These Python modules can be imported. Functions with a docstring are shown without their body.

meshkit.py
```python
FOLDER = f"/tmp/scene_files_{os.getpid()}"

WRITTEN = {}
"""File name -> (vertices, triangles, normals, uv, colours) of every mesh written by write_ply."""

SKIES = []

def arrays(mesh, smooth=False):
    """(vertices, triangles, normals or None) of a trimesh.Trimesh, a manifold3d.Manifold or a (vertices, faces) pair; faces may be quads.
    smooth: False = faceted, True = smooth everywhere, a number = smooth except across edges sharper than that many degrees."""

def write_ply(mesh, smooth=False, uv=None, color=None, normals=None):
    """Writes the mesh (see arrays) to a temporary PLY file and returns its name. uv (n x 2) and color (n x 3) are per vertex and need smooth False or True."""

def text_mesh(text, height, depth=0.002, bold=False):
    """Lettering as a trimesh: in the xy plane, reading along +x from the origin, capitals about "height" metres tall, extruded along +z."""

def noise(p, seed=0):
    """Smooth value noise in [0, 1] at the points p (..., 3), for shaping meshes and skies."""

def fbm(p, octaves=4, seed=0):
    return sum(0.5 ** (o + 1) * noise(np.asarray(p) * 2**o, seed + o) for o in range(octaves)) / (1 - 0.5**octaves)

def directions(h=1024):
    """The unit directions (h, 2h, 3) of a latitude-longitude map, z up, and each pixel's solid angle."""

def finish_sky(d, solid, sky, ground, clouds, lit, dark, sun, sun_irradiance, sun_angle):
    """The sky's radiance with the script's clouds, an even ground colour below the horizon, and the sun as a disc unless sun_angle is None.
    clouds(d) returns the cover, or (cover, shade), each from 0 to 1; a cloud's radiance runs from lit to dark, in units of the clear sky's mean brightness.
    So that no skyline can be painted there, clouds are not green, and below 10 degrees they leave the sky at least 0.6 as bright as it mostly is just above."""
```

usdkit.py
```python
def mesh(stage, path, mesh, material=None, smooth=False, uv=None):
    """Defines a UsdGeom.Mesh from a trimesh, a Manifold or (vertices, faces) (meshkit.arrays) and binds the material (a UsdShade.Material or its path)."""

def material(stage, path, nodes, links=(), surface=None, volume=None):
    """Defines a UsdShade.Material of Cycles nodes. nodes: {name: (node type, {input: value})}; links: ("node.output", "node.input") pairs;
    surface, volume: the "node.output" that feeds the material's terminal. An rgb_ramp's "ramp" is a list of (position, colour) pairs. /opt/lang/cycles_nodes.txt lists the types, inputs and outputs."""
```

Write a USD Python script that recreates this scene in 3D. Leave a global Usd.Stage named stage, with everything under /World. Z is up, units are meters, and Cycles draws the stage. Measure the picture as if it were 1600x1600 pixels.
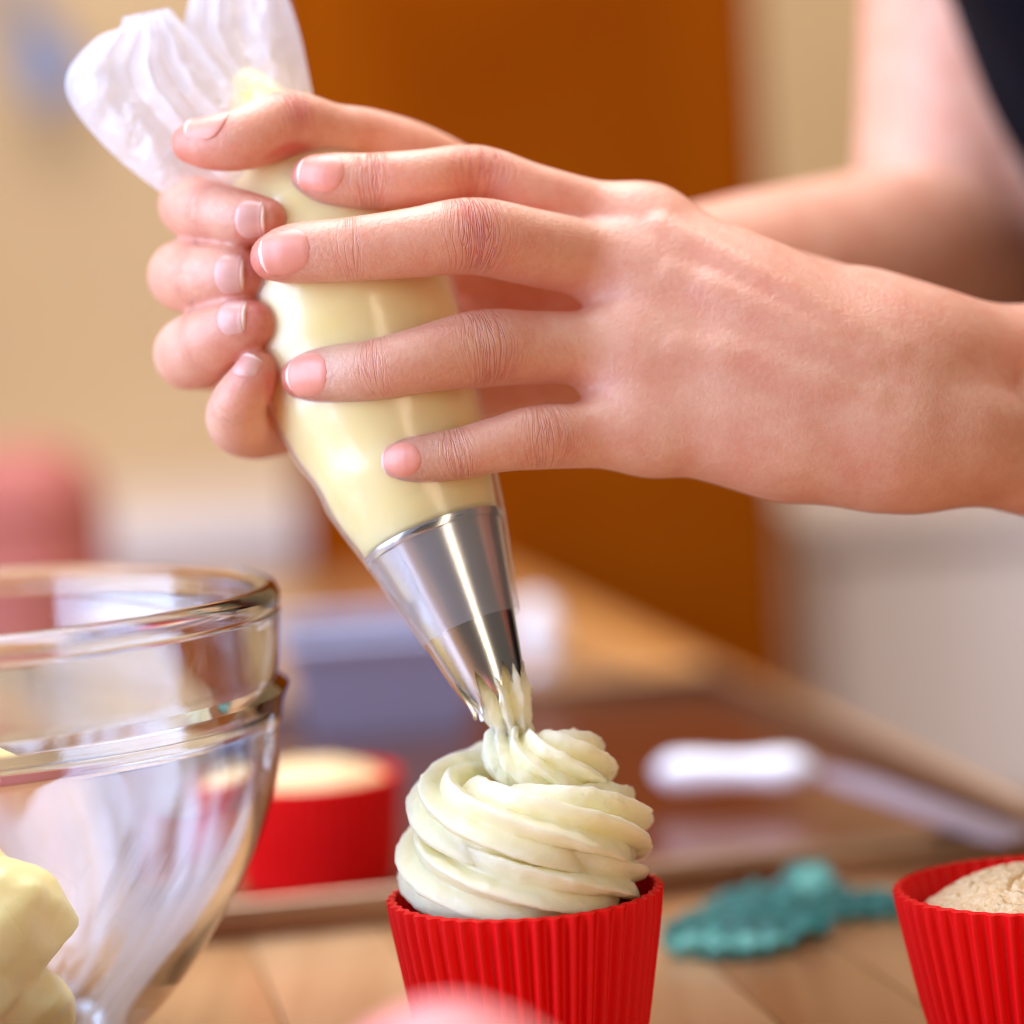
import math, random
import numpy as np, trimesh
import usdkit, meshkit
from pxr import Usd, UsdGeom, UsdLux, UsdShade, Gf, Sdf, Vt
from scipy.ndimage import map_coordinates

rng = np.random.default_rng(7)
stage = Usd.Stage.CreateInMemory()
UsdGeom.SetStageUpAxis(stage, UsdGeom.Tokens.z)
UsdGeom.SetStageMetersPerUnit(stage, 1.0)
stage.DefinePrim('/World', 'Xform')
stage.DefinePrim('/World/Looks', 'Scope')

# ------------------------------------------------------------------ camera
D, CAM_H = 0.70, 0.1935
PITCH, ROLL, F = math.radians(4.3), math.radians(3.5), 4310.0
CP = np.array([0, -D, CAM_H])
FW = np.array([0, math.cos(PITCH), -math.sin(PITCH)])
U0 = np.array([0, math.sin(PITCH), math.cos(PITCH)])
X0 = np.array([1.0, 0, 0])
RT = math.cos(ROLL) * X0 - math.sin(ROLL) * U0
UP = math.cos(ROLL) * U0 + math.sin(ROLL) * X0
cam = UsdGeom.Camera.Define(stage, '/World/camera')
cam.AddTransformOp().Set(Gf.Matrix4d(*[float(v) for v in (*RT, 0, *UP, 0, *(-FW), 0, *CP, 1)]))
cam.CreateHorizontalApertureAttr(36.0)
cam.CreateVerticalApertureAttr(36.0)
cam.CreateFocalLengthAttr(36.0 * F / 1600.0)
cam.CreateFStopAttr(3.9)
cam.CreateFocusDistanceAttr(0.659)
cam.CreateClippingRangeAttr((0.05, 100.0))
cam.CreateExposureAttr(0.3)
MM = 0.001
PX = D / F                                   # metres per photograph pixel at y = 0


def ray(px, py):
    return FW + RT * (px - 800) / F - UP * (py - 800) / F


def P(px, py, y=0.0):
    """The point at world depth y (metres) seen at the photograph's pixel."""
    d = ray(px, py)
    return CP + d * ((y + D) / d[1])


def PZ(px, py, z=0.0):
    d = ray(px, py)
    return CP + d * ((z - CAM_H) / d[2])


# ------------------------------------------------------------------ lamps
def rect(name, pos, target, w, h, power, color):
    l = UsdLux.RectLight.Define(stage, '/World/' + name)
    pos, target = np.array(pos, float), np.array(target, float)
    z = pos - target
    z /= np.linalg.norm(z)
    x = np.cross([0, 0, 1.0] if abs(z[2]) < .97 else [0, 1.0, 0], z)
    x /= np.linalg.norm(x)
    y = np.cross(z, x)
    l.AddTransformOp().Set(Gf.Matrix4d(*[float(v) for v in (*x, 0, *y, 0, *z, 0, *pos, 1)]))
    l.CreateWidthAttr(w)
    l.CreateHeightAttr(h)
    l.CreateIntensityAttr(power)
    l.CreateColorAttr(Gf.Vec3f(*color))
    return l


rect('window_light', (-1.15, -0.36, 0.55), (0, 0, 0.15), 1.2, 1.4, 7.4, (0.54, 0.68, 1.0))
rect('ceiling_light', (-0.15, 0.20, 1.30), (0, 0, 0.15), 0.8, 0.7, 8.8, (0.94, 0.94, 1.0))
rect('room_light', (0.66, -1.3, 0.5), (0.0, 0, 0.15), 0.30, 1.3, 4.4, (1.0, 0.84, 0.62))
rect('far_fill_light', (-0.1, 1.2, 1.9), (0.0, 2.0, 0.0), 2.0, 1.2, 5.2, (1.0, 0.95, 0.88))  # unseen fill lamp added to brighten the background
usdkit.material(stage, '/World/Looks/room_air', {'b': ('background_shader', {'color': (1.0, 0.86, 0.74), 'strength': 0.11})}, surface='b.background')
dome = UsdLux.DomeLight.Define(stage, '/World/room_glow')
UsdShade.MaterialBindingAPI.Apply(dome.GetPrim()).Bind(UsdShade.Material.Get(stage, '/World/Looks/room_air'))


# ------------------------------------------------------------------ helpers
def lin(r, g, b):
    return tuple(((c / 255 / 12.92) if c / 255 <= .04045 else ((c / 255 + .055) / 1.055) ** 2.4) for c in (r, g, b))


USED = {}


def numbered(base):
    n = USED.get(base, 0)
    USED[base] = n + 1
    return base if n == 0 else f'{base}_{n:03d}'


def meta(prim, label=None, cat=None, group=None, kind=None):
    for k, v in (('label', label), ('category', cat), ('group', group), ('kind', kind)):
        if v:
            prim.SetCustomDataByKey(k, v)
    return prim


def thing(name, label, cat, loc=(0, 0, 0), rotz=0, group=None):
    x = UsdGeom.Xform.Define(stage, '/World/' + numbered('/World/' + name).split('/')[-1])
    x.AddTranslateOp().Set(Gf.Vec3d(*map(float, loc)))
    if rotz:
        x.AddRotateZOp().Set(float(rotz))
    meta(x.GetPrim(), label, cat, group)
    BASE[str(x.GetPath())] = (np.array(loc, float), math.radians(rotz))
    return x.GetPrim()


BASE = {}


def obj(name, m, mat, parent=None, smooth=True, world=True, **kw):
    """One Mesh prim under parent; vertices given in world space (world=True) are moved into the thing's own space."""
    path = (str(parent.GetPath()) if parent else '/World') + '/' + name
    path = path.rsplit('/', 1)[0] + '/' + numbered(path).split('/')[-1]
    if hasattr(m, 'to_mesh'):
        mm = m.to_mesh()
        m = trimesh.Trimesh(mm.vert_properties[:, :3], mm.tri_verts, process=False)
    if isinstance(m, tuple):
        v, f = np.asarray(m[0], float), np.asarray(m[1])
        if f.shape[1] == 4:
            f = np.vstack([f[:, [0, 1, 2]], f[:, [0, 2, 3]]])
        m = trimesh.Trimesh(v, f, process=False)
    if world and parent:
        root = '/'.join(path.split('/')[:3])
        loc, rz = BASE.get(root, (np.zeros(3), 0))
        v = np.array(m.vertices) - loc
        c, s = math.cos(-rz), math.sin(-rz)
        v = np.stack([c * v[:, 0] - s * v[:, 1], s * v[:, 0] + c * v[:, 1], v[:, 2]], 1)
        m = trimesh.Trimesh(v, m.faces, process=False)
    g = usdkit.mesh(stage, path, m, '/World/Looks/' + mat, smooth=smooth)
    meta(g.GetPrim(), **kw)
    return g.GetPrim()


def grid_faces(nu, nv, closed_u=False, closed_v=False):
    iu, iv = np.meshgrid(np.arange(nu if closed_u else nu - 1), np.arange(nv if closed_v else nv - 1), indexing='ij')
    a = iu * nv + iv
    b = ((iu + 1) % nu) * nv + iv
    c = ((iu + 1) % nu) * nv + (iv + 1) % nv
    d = iu * nv + (iv + 1) % nv
    return np.stack([a, b, c, d], -1).reshape(-1, 4)


def tri(v, f):
    f = np.asarray(f)
    if f.shape[1] == 4:
        f = np.vstack([f[:, [0, 1, 2]], f[:, [0, 2, 3]]])
    m = trimesh.Trimesh(np.asarray(v, float).reshape(-1, 3), f, process=False)
    return m


def revolve(profile, n=96, center=(0, 0, 0)):
    """profile: list of (r, z), going so that a closed solid results."""
    p = np.array(profile, float)
    a = np.arange(n) * 2 * np.pi / n
    v = np.stack([np.cos(a)[:, None] * p[:, 0], np.sin(a)[:, None] * p[:, 0], np.tile(p[:, 1], (n, 1))], -1).reshape(-1, 3) + center
    m = tri(v, grid_faces(n, len(p), closed_u=True))
    m.merge_vertices()
    m.update_faces(m.nondegenerate_faces())
    return m


def box(x0, x1, y0, y1, z0, z1, r=0.0):
    if r <= 0:
        b = trimesh.creation.box([x1 - x0, y1 - y0, z1 - z0])
    else:
        pts = []
        s = trimesh.creation.icosphere(1, r).vertices
        for sx in (x0 + r, x1 - r):
            for sy in (y0 + r, y1 - r):
                for sz in (z0 + r, z1 - r):
                    pts.append(s + [sx, sy, sz])
        return trimesh.convex.convex_hull(np.vstack(pts))
    b.apply_translation([(x0 + x1) / 2, (y0 + y1) / 2, (z0 + z1) / 2])
    return b


def smooth_line(pts, n):
    """Catmull-Rom through the rows of pts, n samples per span."""
    p = np.asarray(pts, float)
    p = np.vstack([2 * p[0] - p[1], p, 2 * p[-1] - p[-2]])
    out = []
    for i in range(1, len(p) - 2):
        t = np.linspace(0, 1, n, endpoint=False)[:, None]
        a, b, c, d = p[i - 1], p[i], p[i + 1], p[i + 2]
        out.append(.5 * (2 * b + (c - a) * t + (2 * a - 5 * b + 4 * c - d) * t ** 2 + (3 * b - a - 3 * c + d) * t ** 3))
    return np.vstack(out + [p[-2][None]])


def tube(pts, radii, sides=16):
    p = np.asarray(pts, float)
    radii = np.broadcast_to(radii, (len(p),))
    t = np.gradient(p, axis=0)
    t /= np.linalg.norm(t, axis=1, keepdims=True)
    n = np.cross(t[0], [0, 0, 1.0] if abs(t[0][2]) < .9 else [1.0, 0, 0])
    ns = []
    for k in range(len(p)):
        n = n - t[k] * (n @ t[k])
        n /= np.linalg.norm(n)
        ns.append(n)
    ns = np.array(ns)
    bs = np.cross(t, ns)
    a = np.arange(sides) * 2 * np.pi / sides
    v = p[:, None] + radii[:, None, None] * (np.cos(a)[None, :, None] * ns[:, None] + np.sin(a)[None, :, None] * bs[:, None])
    v = v.reshape(-1, 3)
    f = grid_faces(len(p), sides, closed_v=True)
    f = np.vstack([f[:, [0, 1, 2]], f[:, [0, 2, 3]]])
    k = len(v)
    v = np.vstack([v, p[0], p[-1]])
    j = np.arange(sides)
    f = np.vstack([f, np.stack([np.full(sides, k), j, (j + 1) % sides], 1), np.stack([np.full(sides, k + 1), (len(p) - 1) * sides + (j + 1) % sides, (len(p) - 1) * sides + j], 1)])
    m = tri(v, f)
    if m.volume < 0:
        m.invert()
    return m


# ------------------------------------------------------------------ materials
def M(name, col, rough=.5, noise=None, bump=None, **kw):
    """Principled material; noise=(scale, second colour), bump=(scale, distance)."""
    nodes = {'p': ('principled_bsdf', {'base_color': col, 'roughness': rough, **kw}), 'g': ('geometry', {})}
    links = []
    if noise:
        nodes['n'] = ('noise_texture', {'scale': noise[0], 'detail': 4.0, 'roughness': .6})
        nodes['r'] = ('rgb_ramp', {'ramp': [(.3, col), (.72, noise[1])]})
        links += [('g.position', 'n.vector'), ('n.fac', 'r.fac'), ('r.color', 'p.base_color')]
    if bump:
        nodes['bn'] = ('noise_texture', {'scale': bump[0], 'detail': 3.0})
        nodes['b'] = ('bump', {'distance': bump[1], 'strength': 1.0})
        links += [('g.position', 'bn.vector'), ('bn.fac', 'b.height'), ('b.normal', 'p.normal')]
    return usdkit.material(stage, '/World/Looks/' + name, nodes, links, surface='p.BSDF')


def wood(name, c1, c2, rot, scale=(60, 2.5, 60), rough=.45, spec=.5):
    usdkit.material(stage, '/World/Looks/' + name, {
        'g': ('geometry', {}), 'm': ('mapping', {'rotation': (0, 0, rot), 'scale': scale}),
        'o': ('object_info', {}), 'n': ('noise_texture', {'scale': 1.0, 'detail': 5.0, 'distortion': .6}),
        'r': ('rgb_ramp', {'ramp': [(.25, c1), (.75, c2)]}),
        'b': ('bump', {'distance': .0004, 'strength': .6}),
        'p': ('principled_bsdf', {'roughness': rough, 'specular_ior_level': spec})},
        [('g.position', 'm.vector'), ('m.vector', 'n.vector'), ('n.fac', 'r.fac'), ('r.color', 'p.base_color'), ('n.fac', 'b.height'), ('b.normal', 'p.normal')], surface='p.BSDF')


A = math.radians(10.5)                       # the table stands turned by this against the picture plane
E1 = np.array([math.cos(A), math.sin(A), 0])
E2 = np.array([-math.sin(A), math.cos(A), 0])
for i, (a, b) in enumerate([((188, 132, 84), (214, 164, 112)), ((170, 112, 68), (200, 146, 96)), ((205, 156, 108), (226, 182, 136)), ((180, 120, 74), (216, 160, 110))]):
    wood(f'stave_wood_{i}', lin(*[c * .84 for c in a]), lin(*[c * .86 for c in b]), -A, rough=.26)
wood('edge_wood', lin(190, 128, 64), lin(206, 146, 82), -A)
wood('cupboard_wood', lin(116, 46, 2), lin(152, 74, 6), 0, (5, 5, 1.2), .9, 0.0)
M('tan_wall', lin(216, 182, 136), .8, noise=(2.0, lin(226, 194, 150)))
M('floor_tile', lin(205, 188, 180), .5, noise=(6, lin(190, 170, 160)))
M('white_unit', lin(252, 238, 232), .5)
M('white_top', lin(240, 226, 222), .4)
M('blue_grey', lin(150, 154, 182), .35, metallic=.35)
M('steel_blue', lin(126, 140, 180), .4)
M('standin_pink', lin(176, 96, 84), .7)
M('red_silicone', lin(226, 2, 6), .5, specular_ior_level=.25, bump=(900, .00006))
M('dark_red', lin(120, 0, 4), .5)
M('cake', lin(226, 180, 124), .85, noise=(900, lin(248, 222, 178)), bump=(420, .0013), subsurface_weight=.2, subsurface_radius=(1, .5, .25), subsurface_scale=.002)
M('dark_cake', lin(110, 60, 26), .9, noise=(500, lin(150, 90, 42)), bump=(500, .0008))
CREAM = dict(subsurface_weight=.5, subsurface_radius=(1, .70, .42), subsurface_scale=.0013)
M('frosting', lin(255, 242, 200), .42, bump=(520, .00022), **CREAM)
M('bag_cream', lin(255, 222, 136), .3, noise=(60, lin(255, 232, 164)), coat_weight=.15, coat_roughness=.2, **CREAM)
M('leftover_cream', lin(250, 226, 160), .4, bump=(120, .0006), **CREAM)
usdkit.material(stage, '/World/Looks/smear', {
    'a': ('attribute', {'attribute': 'wipe'}), 'x': ('separate_xyz', {}), 'm': ('mapping', {'scale': (.55, .30, 0)}), 'n': ('noise_texture', {'scale': 1.0, 'detail': 4.0, 'roughness': .55, 'distortion': .8}),
    'q': ('math', {'math_type': 'multiply_add', 'value2': .55, 'value3': -.28}), 's': ('math', {'math_type': 'add'}), 'r': ('map_range', {'range_type': 'smoothstep', 'from_min': .42, 'from_max': .72, 'to_min': 0.0, 'to_max': .8, 'clamp': True}),
    't': ('transparent_bsdf', {}), 'p': ('principled_bsdf', {'base_color': lin(238, 234, 244), 'roughness': .4}), 'tr': ('translucent_bsdf', {'color': lin(238, 234, 244)}), 'mx': ('mix_closure', {'fac': .35}), 'mm': ('mix_closure', {})},
    [('a.vector', 'x.vector'), ('a.vector', 'm.vector'), ('m.vector', 'n.vector'), ('x.z', 'q.value1'), ('n.fac', 's.value1'), ('q.value', 's.value2'), ('s.value', 'r.value'), ('r.result', 'mm.fac'),
     ('p.BSDF', 'mx.closure1'), ('tr.BSDF', 'mx.closure2'), ('t.BSDF', 'mm.closure1'), ('mx.closure', 'mm.closure2')], surface='mm.closure')
M('pale_cream', lin(226, 192, 142), .5, **CREAM)
M('pink_cream', lin(226, 134, 134), .5, **CREAM)
usdkit.material(stage, '/World/Looks/nozzle_steel', {'g': ('geometry', {}), 'n': ('noise_texture', {'scale': 900.0}), 'b': ('bump', {'distance': .00002, 'strength': .5}),
    'p': ('principled_bsdf', {'base_color': (.62, .6, .6), 'metallic': 1.0, 'roughness': .2})},
    [('g.position', 'n.vector'), ('n.fac', 'b.height'), ('b.normal', 'p.normal')], surface='p.BSDF')
M('tray_steel', lin(140, 84, 56), .26, metallic=.85)
M('blade_steel', lin(150, 142, 166), .35, metallic=.3)
M('tray_rim_steel', lin(150, 124, 104), .32, metallic=.9)
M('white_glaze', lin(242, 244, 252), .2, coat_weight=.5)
M('teal_sugar', lin(0, 62, 66), .6, noise=(130, lin(16, 122, 112)), bump=(900, .0005))
M('mint_sugar', lin(130, 200, 190), .6, noise=(220, lin(70, 160, 150)), bump=(900, .0005))
M('sugar_frost', lin(90, 176, 166), .6, noise=(200, lin(0, 96, 92)), bump=(1400, .0006))
M('black_cloth', lin(8, 9, 16), .95, noise=(30, lin(13, 14, 24)), specular_ior_level=.1)
M('trouser_cloth', lin(40, 44, 60), .9)
M('glass', (.94, .97, 1.0), 0.0, transmission_weight=1.0, ior=1.5)
usdkit.material(stage, '/World/Looks/bag_film', {
    't': ('transparent_bsdf', {'color': (.97, .97, .985)}), 'd': ('diffuse_bsdf', {'color': (.86, .86, .93)}), 'tr': ('translucent_bsdf', {'color': (.86, .86, .93)}),
    'm1': ('mix_closure', {'fac': .5}), 'm2': ('mix_closure', {'fac': .16}),
    'g': ('geometry', {}), 'n': ('noise_texture', {'scale': 90.0, 'detail': 2.0}), 'b': ('bump', {'distance': .0008, 'strength': .5}),
    'gl': ('glossy_bsdf', {'color': (1, 1, 1), 'roughness': .17}), 'lw': ('layer_weight', {'blend': .5}), 'pw': ('math', {'math_type': 'power', 'value2': 4.0}), 'fr': ('math', {'math_type': 'multiply_add', 'value2': .4, 'value3': .03}), 'm3': ('mix_closure', {})},
    [('d.BSDF', 'm1.closure1'), ('tr.BSDF', 'm1.closure2'), ('t.BSDF', 'm2.closure1'), ('m1.closure', 'm2.closure2'), ('g.position', 'n.vector'), ('n.fac', 'b.height'),
     ('b.normal', 'gl.normal'), ('b.normal', 'lw.normal'), ('lw.facing', 'pw.value1'), ('pw.value', 'fr.value1'), ('fr.value', 'm3.fac'), ('m2.closure', 'm3.closure1'), ('gl.BSDF', 'm3.closure2')], surface='m3.closure')
usdkit.material(stage, '/World/Looks/crumpled_film', {
    't': ('transparent_bsdf', {'color': (.97, .97, .985)}), 'd': ('diffuse_bsdf', {'color': (.9, .89, .94)}), 'tr': ('translucent_bsdf', {'color': (.9, .89, .94)}),
    'm1': ('mix_closure', {'fac': .45}), 'm2': ('mix_closure', {'fac': .50}),
    'g': ('geometry', {}), 'n': ('noise_texture', {'scale': 110.0, 'detail': 4.0, 'distortion': 1.6}), 'b': ('bump', {'distance': .0020, 'strength': .9}),
    'gl': ('glossy_bsdf', {'color': (1, 1, 1), 'roughness': .22}), 'lw': ('layer_weight', {'blend': .5}), 'pw': ('math', {'math_type': 'power', 'value2': 4.0}), 'fr': ('math', {'math_type': 'multiply_add', 'value2': .3, 'value3': .035}), 'm3': ('mix_closure', {})},
    [('d.BSDF', 'm1.closure1'), ('tr.BSDF', 'm1.closure2'), ('t.BSDF', 'm2.closure1'), ('m1.closure', 'm2.closure2'), ('g.position', 'n.vector'), ('n.fac', 'b.height'),
     ('b.normal', 'gl.normal'), ('b.normal', 'lw.normal'), ('lw.facing', 'pw.value1'), ('pw.value', 'fr.value1'), ('b.normal', 'd.normal'), ('fr.value', 'm3.fac'), ('m2.closure', 'm3.closure1'), ('gl.BSDF', 'm3.closure2')], surface='m3.closure')
# skin: the mesh carries "flush" (how red the skin is) and "crease" (along the finger, across it, how strong the knuckle lines are)
usdkit.material(stage, '/World/Looks/skin', {
    'fl': ('attribute', {'attribute': 'flush'}), 'cr': ('attribute', {'attribute': 'crease'}), 'g': ('geometry', {}),
    'n1': ('noise_texture', {'scale': 70.0, 'detail': 8.0, 'roughness': .74}), 'r1': ('map_range', {'from_min': .35, 'from_max': .68, 'to_min': -.13, 'to_max': .20}),
    'ad': ('math', {'math_type': 'add', 'use_clamp': True}),
    'ramp': ('rgb_ramp', {'ramp': [(0, lin(226, 176, 150)), (.35, lin(214, 150, 124)), (.7, lin(206, 116, 98)), (1, lin(196, 88, 78))]}),
    'sx': ('separate_xyz', {}),
    'cm': ('mapping', {'scale': (.62, .075, 0.0)}), 'cn': ('noise_texture', {'scale': 1.0, 'detail': 2.5, 'roughness': .6, 'distortion': .35}),
    'cc': ('math', {'math_type': 'subtract', 'value2': .5}), 'ca': ('math', {'math_type': 'absolute'}), 'cs': ('map_range', {'from_min': 0.0, 'from_max': .07, 'to_min': 0.0, 'to_max': 1.0, 'clamp': True}),
    'ci': ('math', {'math_type': 'subtract', 'value2': 1.0}), 'ct': ('math', {'math_type': 'multiply'}),
    'n2': ('voronoi_texture', {'scale': 1500.0}), 'n3': ('noise_texture', {'scale': 850.0, 'detail': 4.0, 'roughness': .6}),
    'f1': ('math', {'math_type': 'multiply', 'value2': .05}), 'f2': ('math', {'math_type': 'multiply', 'value2': .75}), 'h1': ('math', {'math_type': 'add'}), 'h2': ('math', {'math_type': 'add'}),
    'b': ('bump', {'distance': .00032, 'strength': 1.0}),
    'dk': ('math', {'math_type': 'multiply_add', 'value2': -.28, 'value3': 0.0}), 'ad2': ('math', {'math_type': 'add', 'use_clamp': True}),
    'p': ('principled_bsdf', {'roughness': .43, 'specular_ior_level': .5, 'subsurface_weight': .32, 'subsurface_radius': (1, .35, .2), 'subsurface_scale': .0035, 'subsurface_method': 'random_walk'})},
    [('g.position', 'n1.vector'), ('n1.fac', 'r1.value'), ('fl.fac', 'ad.value1'), ('r1.result', 'ad.value2'),
     ('cr.vector', 'sx.vector'), ('cr.vector', 'cm.vector'), ('cm.vector', 'cn.vector'), ('cn.fac', 'cc.value1'), ('cc.value', 'ca.value1'), ('ca.value', 'cs.value'), ('cs.result', 'ci.value1'),
     ('ci.value', 'ct.value1'), ('sx.z', 'ct.value2'),
     ('g.position', 'n2.vector'), ('g.position', 'n3.vector'), ('n2.distance', 'f1.value1'), ('n3.fac', 'f2.value1'), ('f1.value', 'h1.value1'), ('f2.value', 'h1.value2'),
     ('h1.value', 'h2.value1'), ('ct.value', 'h2.value2'), ('h2.value', 'b.height'), ('b.normal', 'p.normal'),
     ('ct.value', 'dk.value1'), ('ad.value', 'ad2.value1'), ('dk.value', 'ad2.value2'), ('ad2.value', 'ramp.fac'), ('ramp.color', 'p.base_color')], surface='p.BSDF')
M('nail', lin(222, 138, 116), .38, noise=(160, lin(226, 150, 130)))
M('nail_pale', lin(214, 156, 142), .32, noise=(160, lin(220, 168, 156)))
M('nail_edge', lin(238, 202, 186), .4)

# ------------------------------------------------------------------ setting: table top, wall, floor
meta(obj('floor', tri([(-6, -3, -.75), (6, -3, -.75), (6, 8, -.75), (-6, 8, -.75)], [[0, 1, 2, 3]]), 'floor_tile', smooth=False), kind='structure')
WALL_Y = 2.45
meta(obj('wall', box(-4, 4, WALL_Y, WALL_Y + .1, -.75, 2.2), 'tan_wall', smooth=False), kind='structure')
tab = UsdGeom.Xform.Define(stage, '/World/table_top').GetPrim()
meta(tab, kind='structure')
ur = PZ(1600, 1255) @ E1                     # the table's right edge, along E2


def uv_box(u0, u1, v0, v1, z0, z1, r=0.0):
    b = box(u0, u1, v0, v1, z0, z1, r)
    v = np.array(b.vertices)
    return trimesh.Trimesh(v[:, :1] * E1 + v[:, 1:2] * E2 + v[:, 2:] * [0, 0, 1.0], b.faces, process=False)


EDGE = .035
u, k = ur - EDGE, 0
while u > -.95:
    w = rng.uniform(.036, .05)
    cut = rng.uniform(-.35, .5)
    for v0, v1 in ((-.75, cut - .0005), (cut + .0005, 1.45)):
        obj('plank', uv_box(u - w + .0007, u, v0, v1, -.03, -rng.uniform(0, .0003)), f'stave_wood_{rng.integers(4)}', tab, smooth=False)
    u -= w
obj('edge_strip', uv_box(ur - EDGE + .0007, ur, -.75, 1.45, -.04, .0004), 'edge_wood', tab, smooth=False)
obj('apron', uv_box(-.93, ur - .03, -.72, 1.40, -.12, -.032), 'edge_wood', tab, smooth=False)

# ------------------------------------------------------------------ far things
# brown cupboard standing beyond the table, pale units along the wall
yb = 1.35
l, r = P(478, 400, yb)[0], P(1206, 400, yb)[0]
cb = thing('cupboard', 'brown wooden cupboard with plain door standing beyond the table', 'cupboard', ((l + r) / 2, yb + .2, -.75))
obj('body', box(l - .02, r, yb + .022, yb + .4, -.75, 1.2), 'cupboard_wood', cb, smooth=False)
obj('door', box(l, r - .004, yb, yb + .02, -.7, 1.18, .004), 'cupboard_wood', cb, smooth=False)

yl = 1.75
top_z = P(300, 752, WALL_Y - .02)[2]
lx0, lx1 = P(-300, 800, yl)[0], P(640, 800, yl)[0]
cu = thing('counter', 'white counter along the wall left of the brown cupboard', 'counter', ((lx0 + lx1) / 2, yl + .3, -.75))
obj('cabinet', box(lx0, lx1, yl + .03, WALL_Y - .005, -.75, top_z - .04), 'white_unit', cu, smooth=False)
obj('worktop', box(lx0 - .01, lx1 + .01, yl, WALL_Y - .003, top_z - .038, top_z, .006), 'white_top', cu, smooth=False)

y2 = 1.7
rx0, rx1 = P(1275, 900, y2)[0], P(2300, 900, y2)[0]
tz = P(1400, 790, y2)[2]
dr = thing('drawer_unit', 'pale pinkish white drawer unit beyond the right edge of the table', 'drawer unit', ((rx0 + rx1) / 2, y2 + .3, -.75))
obj('body', box(rx0, rx1, y2 + .02, WALL_Y - .005, -.75, tz - .03), 'white_unit', dr, smooth=False)
obj('top', box(rx0 - .01, rx1, y2 - .01, WALL_Y - .003, tz - .028, tz, .005), 'white_top', dr, smooth=False)
for q in range(3):
    z1 = tz - .045 - q * .24
    f = obj('drawer', box(rx0 + .01, rx1 - .01, y2, y2 + .018, z1 - .225, z1, .004), 'white_unit', dr, smooth=False)

# hanging utensil on the wall, top left
ut = thing('spatula', 'blurred blue grey spatula hanging on the tan wall at the upper left', 'spatula', P(60, 70, WALL_Y - .06))
pl = np.array([P(-25, -95, WALL_Y - .06), P(20, -15, WALL_Y - .06), P(45, 40, WALL_Y - .06)])
obj('handle', tube(pl, .011), 'steel_blue', ut)
p0, p1 = P(40, 30, WALL_Y - .06), P(98, 150, WALL_Y - .06)
ax = (p1 - p0) / np.linalg.norm(p1 - p0)
sd = np.cross(ax, [0, 1.0, 0])
pts = [c + sd * s * wd + np.array([0, d, 0]) for c, wd in ((p0, .014), (p0 * .7 + p1 * .3, .03), (p1, .034)) for s in (-1, 1) for d in (-.003, .003)]
obj('blade', trimesh.convex.convex_hull(np.array(pts)), 'steel_blue', ut, smooth=30)

# lidded shape at the left, made up to stand in for a blurred arm
yp = 1.05
pc = P(40, 800, yp)
rp = 125 * (yp + D) / F
zt = P(60, 690, yp)[2]
standin = thing('canister', 'pinkish lidded shape standing in for a blurred arm behind the glass bowl', 'canister', (pc[0], yp, 0))
obj('body', revolve([(0, 0), (rp * .9, 0), (rp, .01), (rp, zt * .6), (rp * .96, zt * .62), (0, zt * .62)], 64, (pc[0], yp, 0)), 'standin_pink', standin)
obj('lid', revolve([(0, zt * .622), (rp * .99, zt * .622), (rp, zt * .7), (rp * .8, zt * .9), (rp * .4, zt * .985), (0, zt)], 64, (pc[0], yp, 0)), 'standin_pink', standin)

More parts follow.
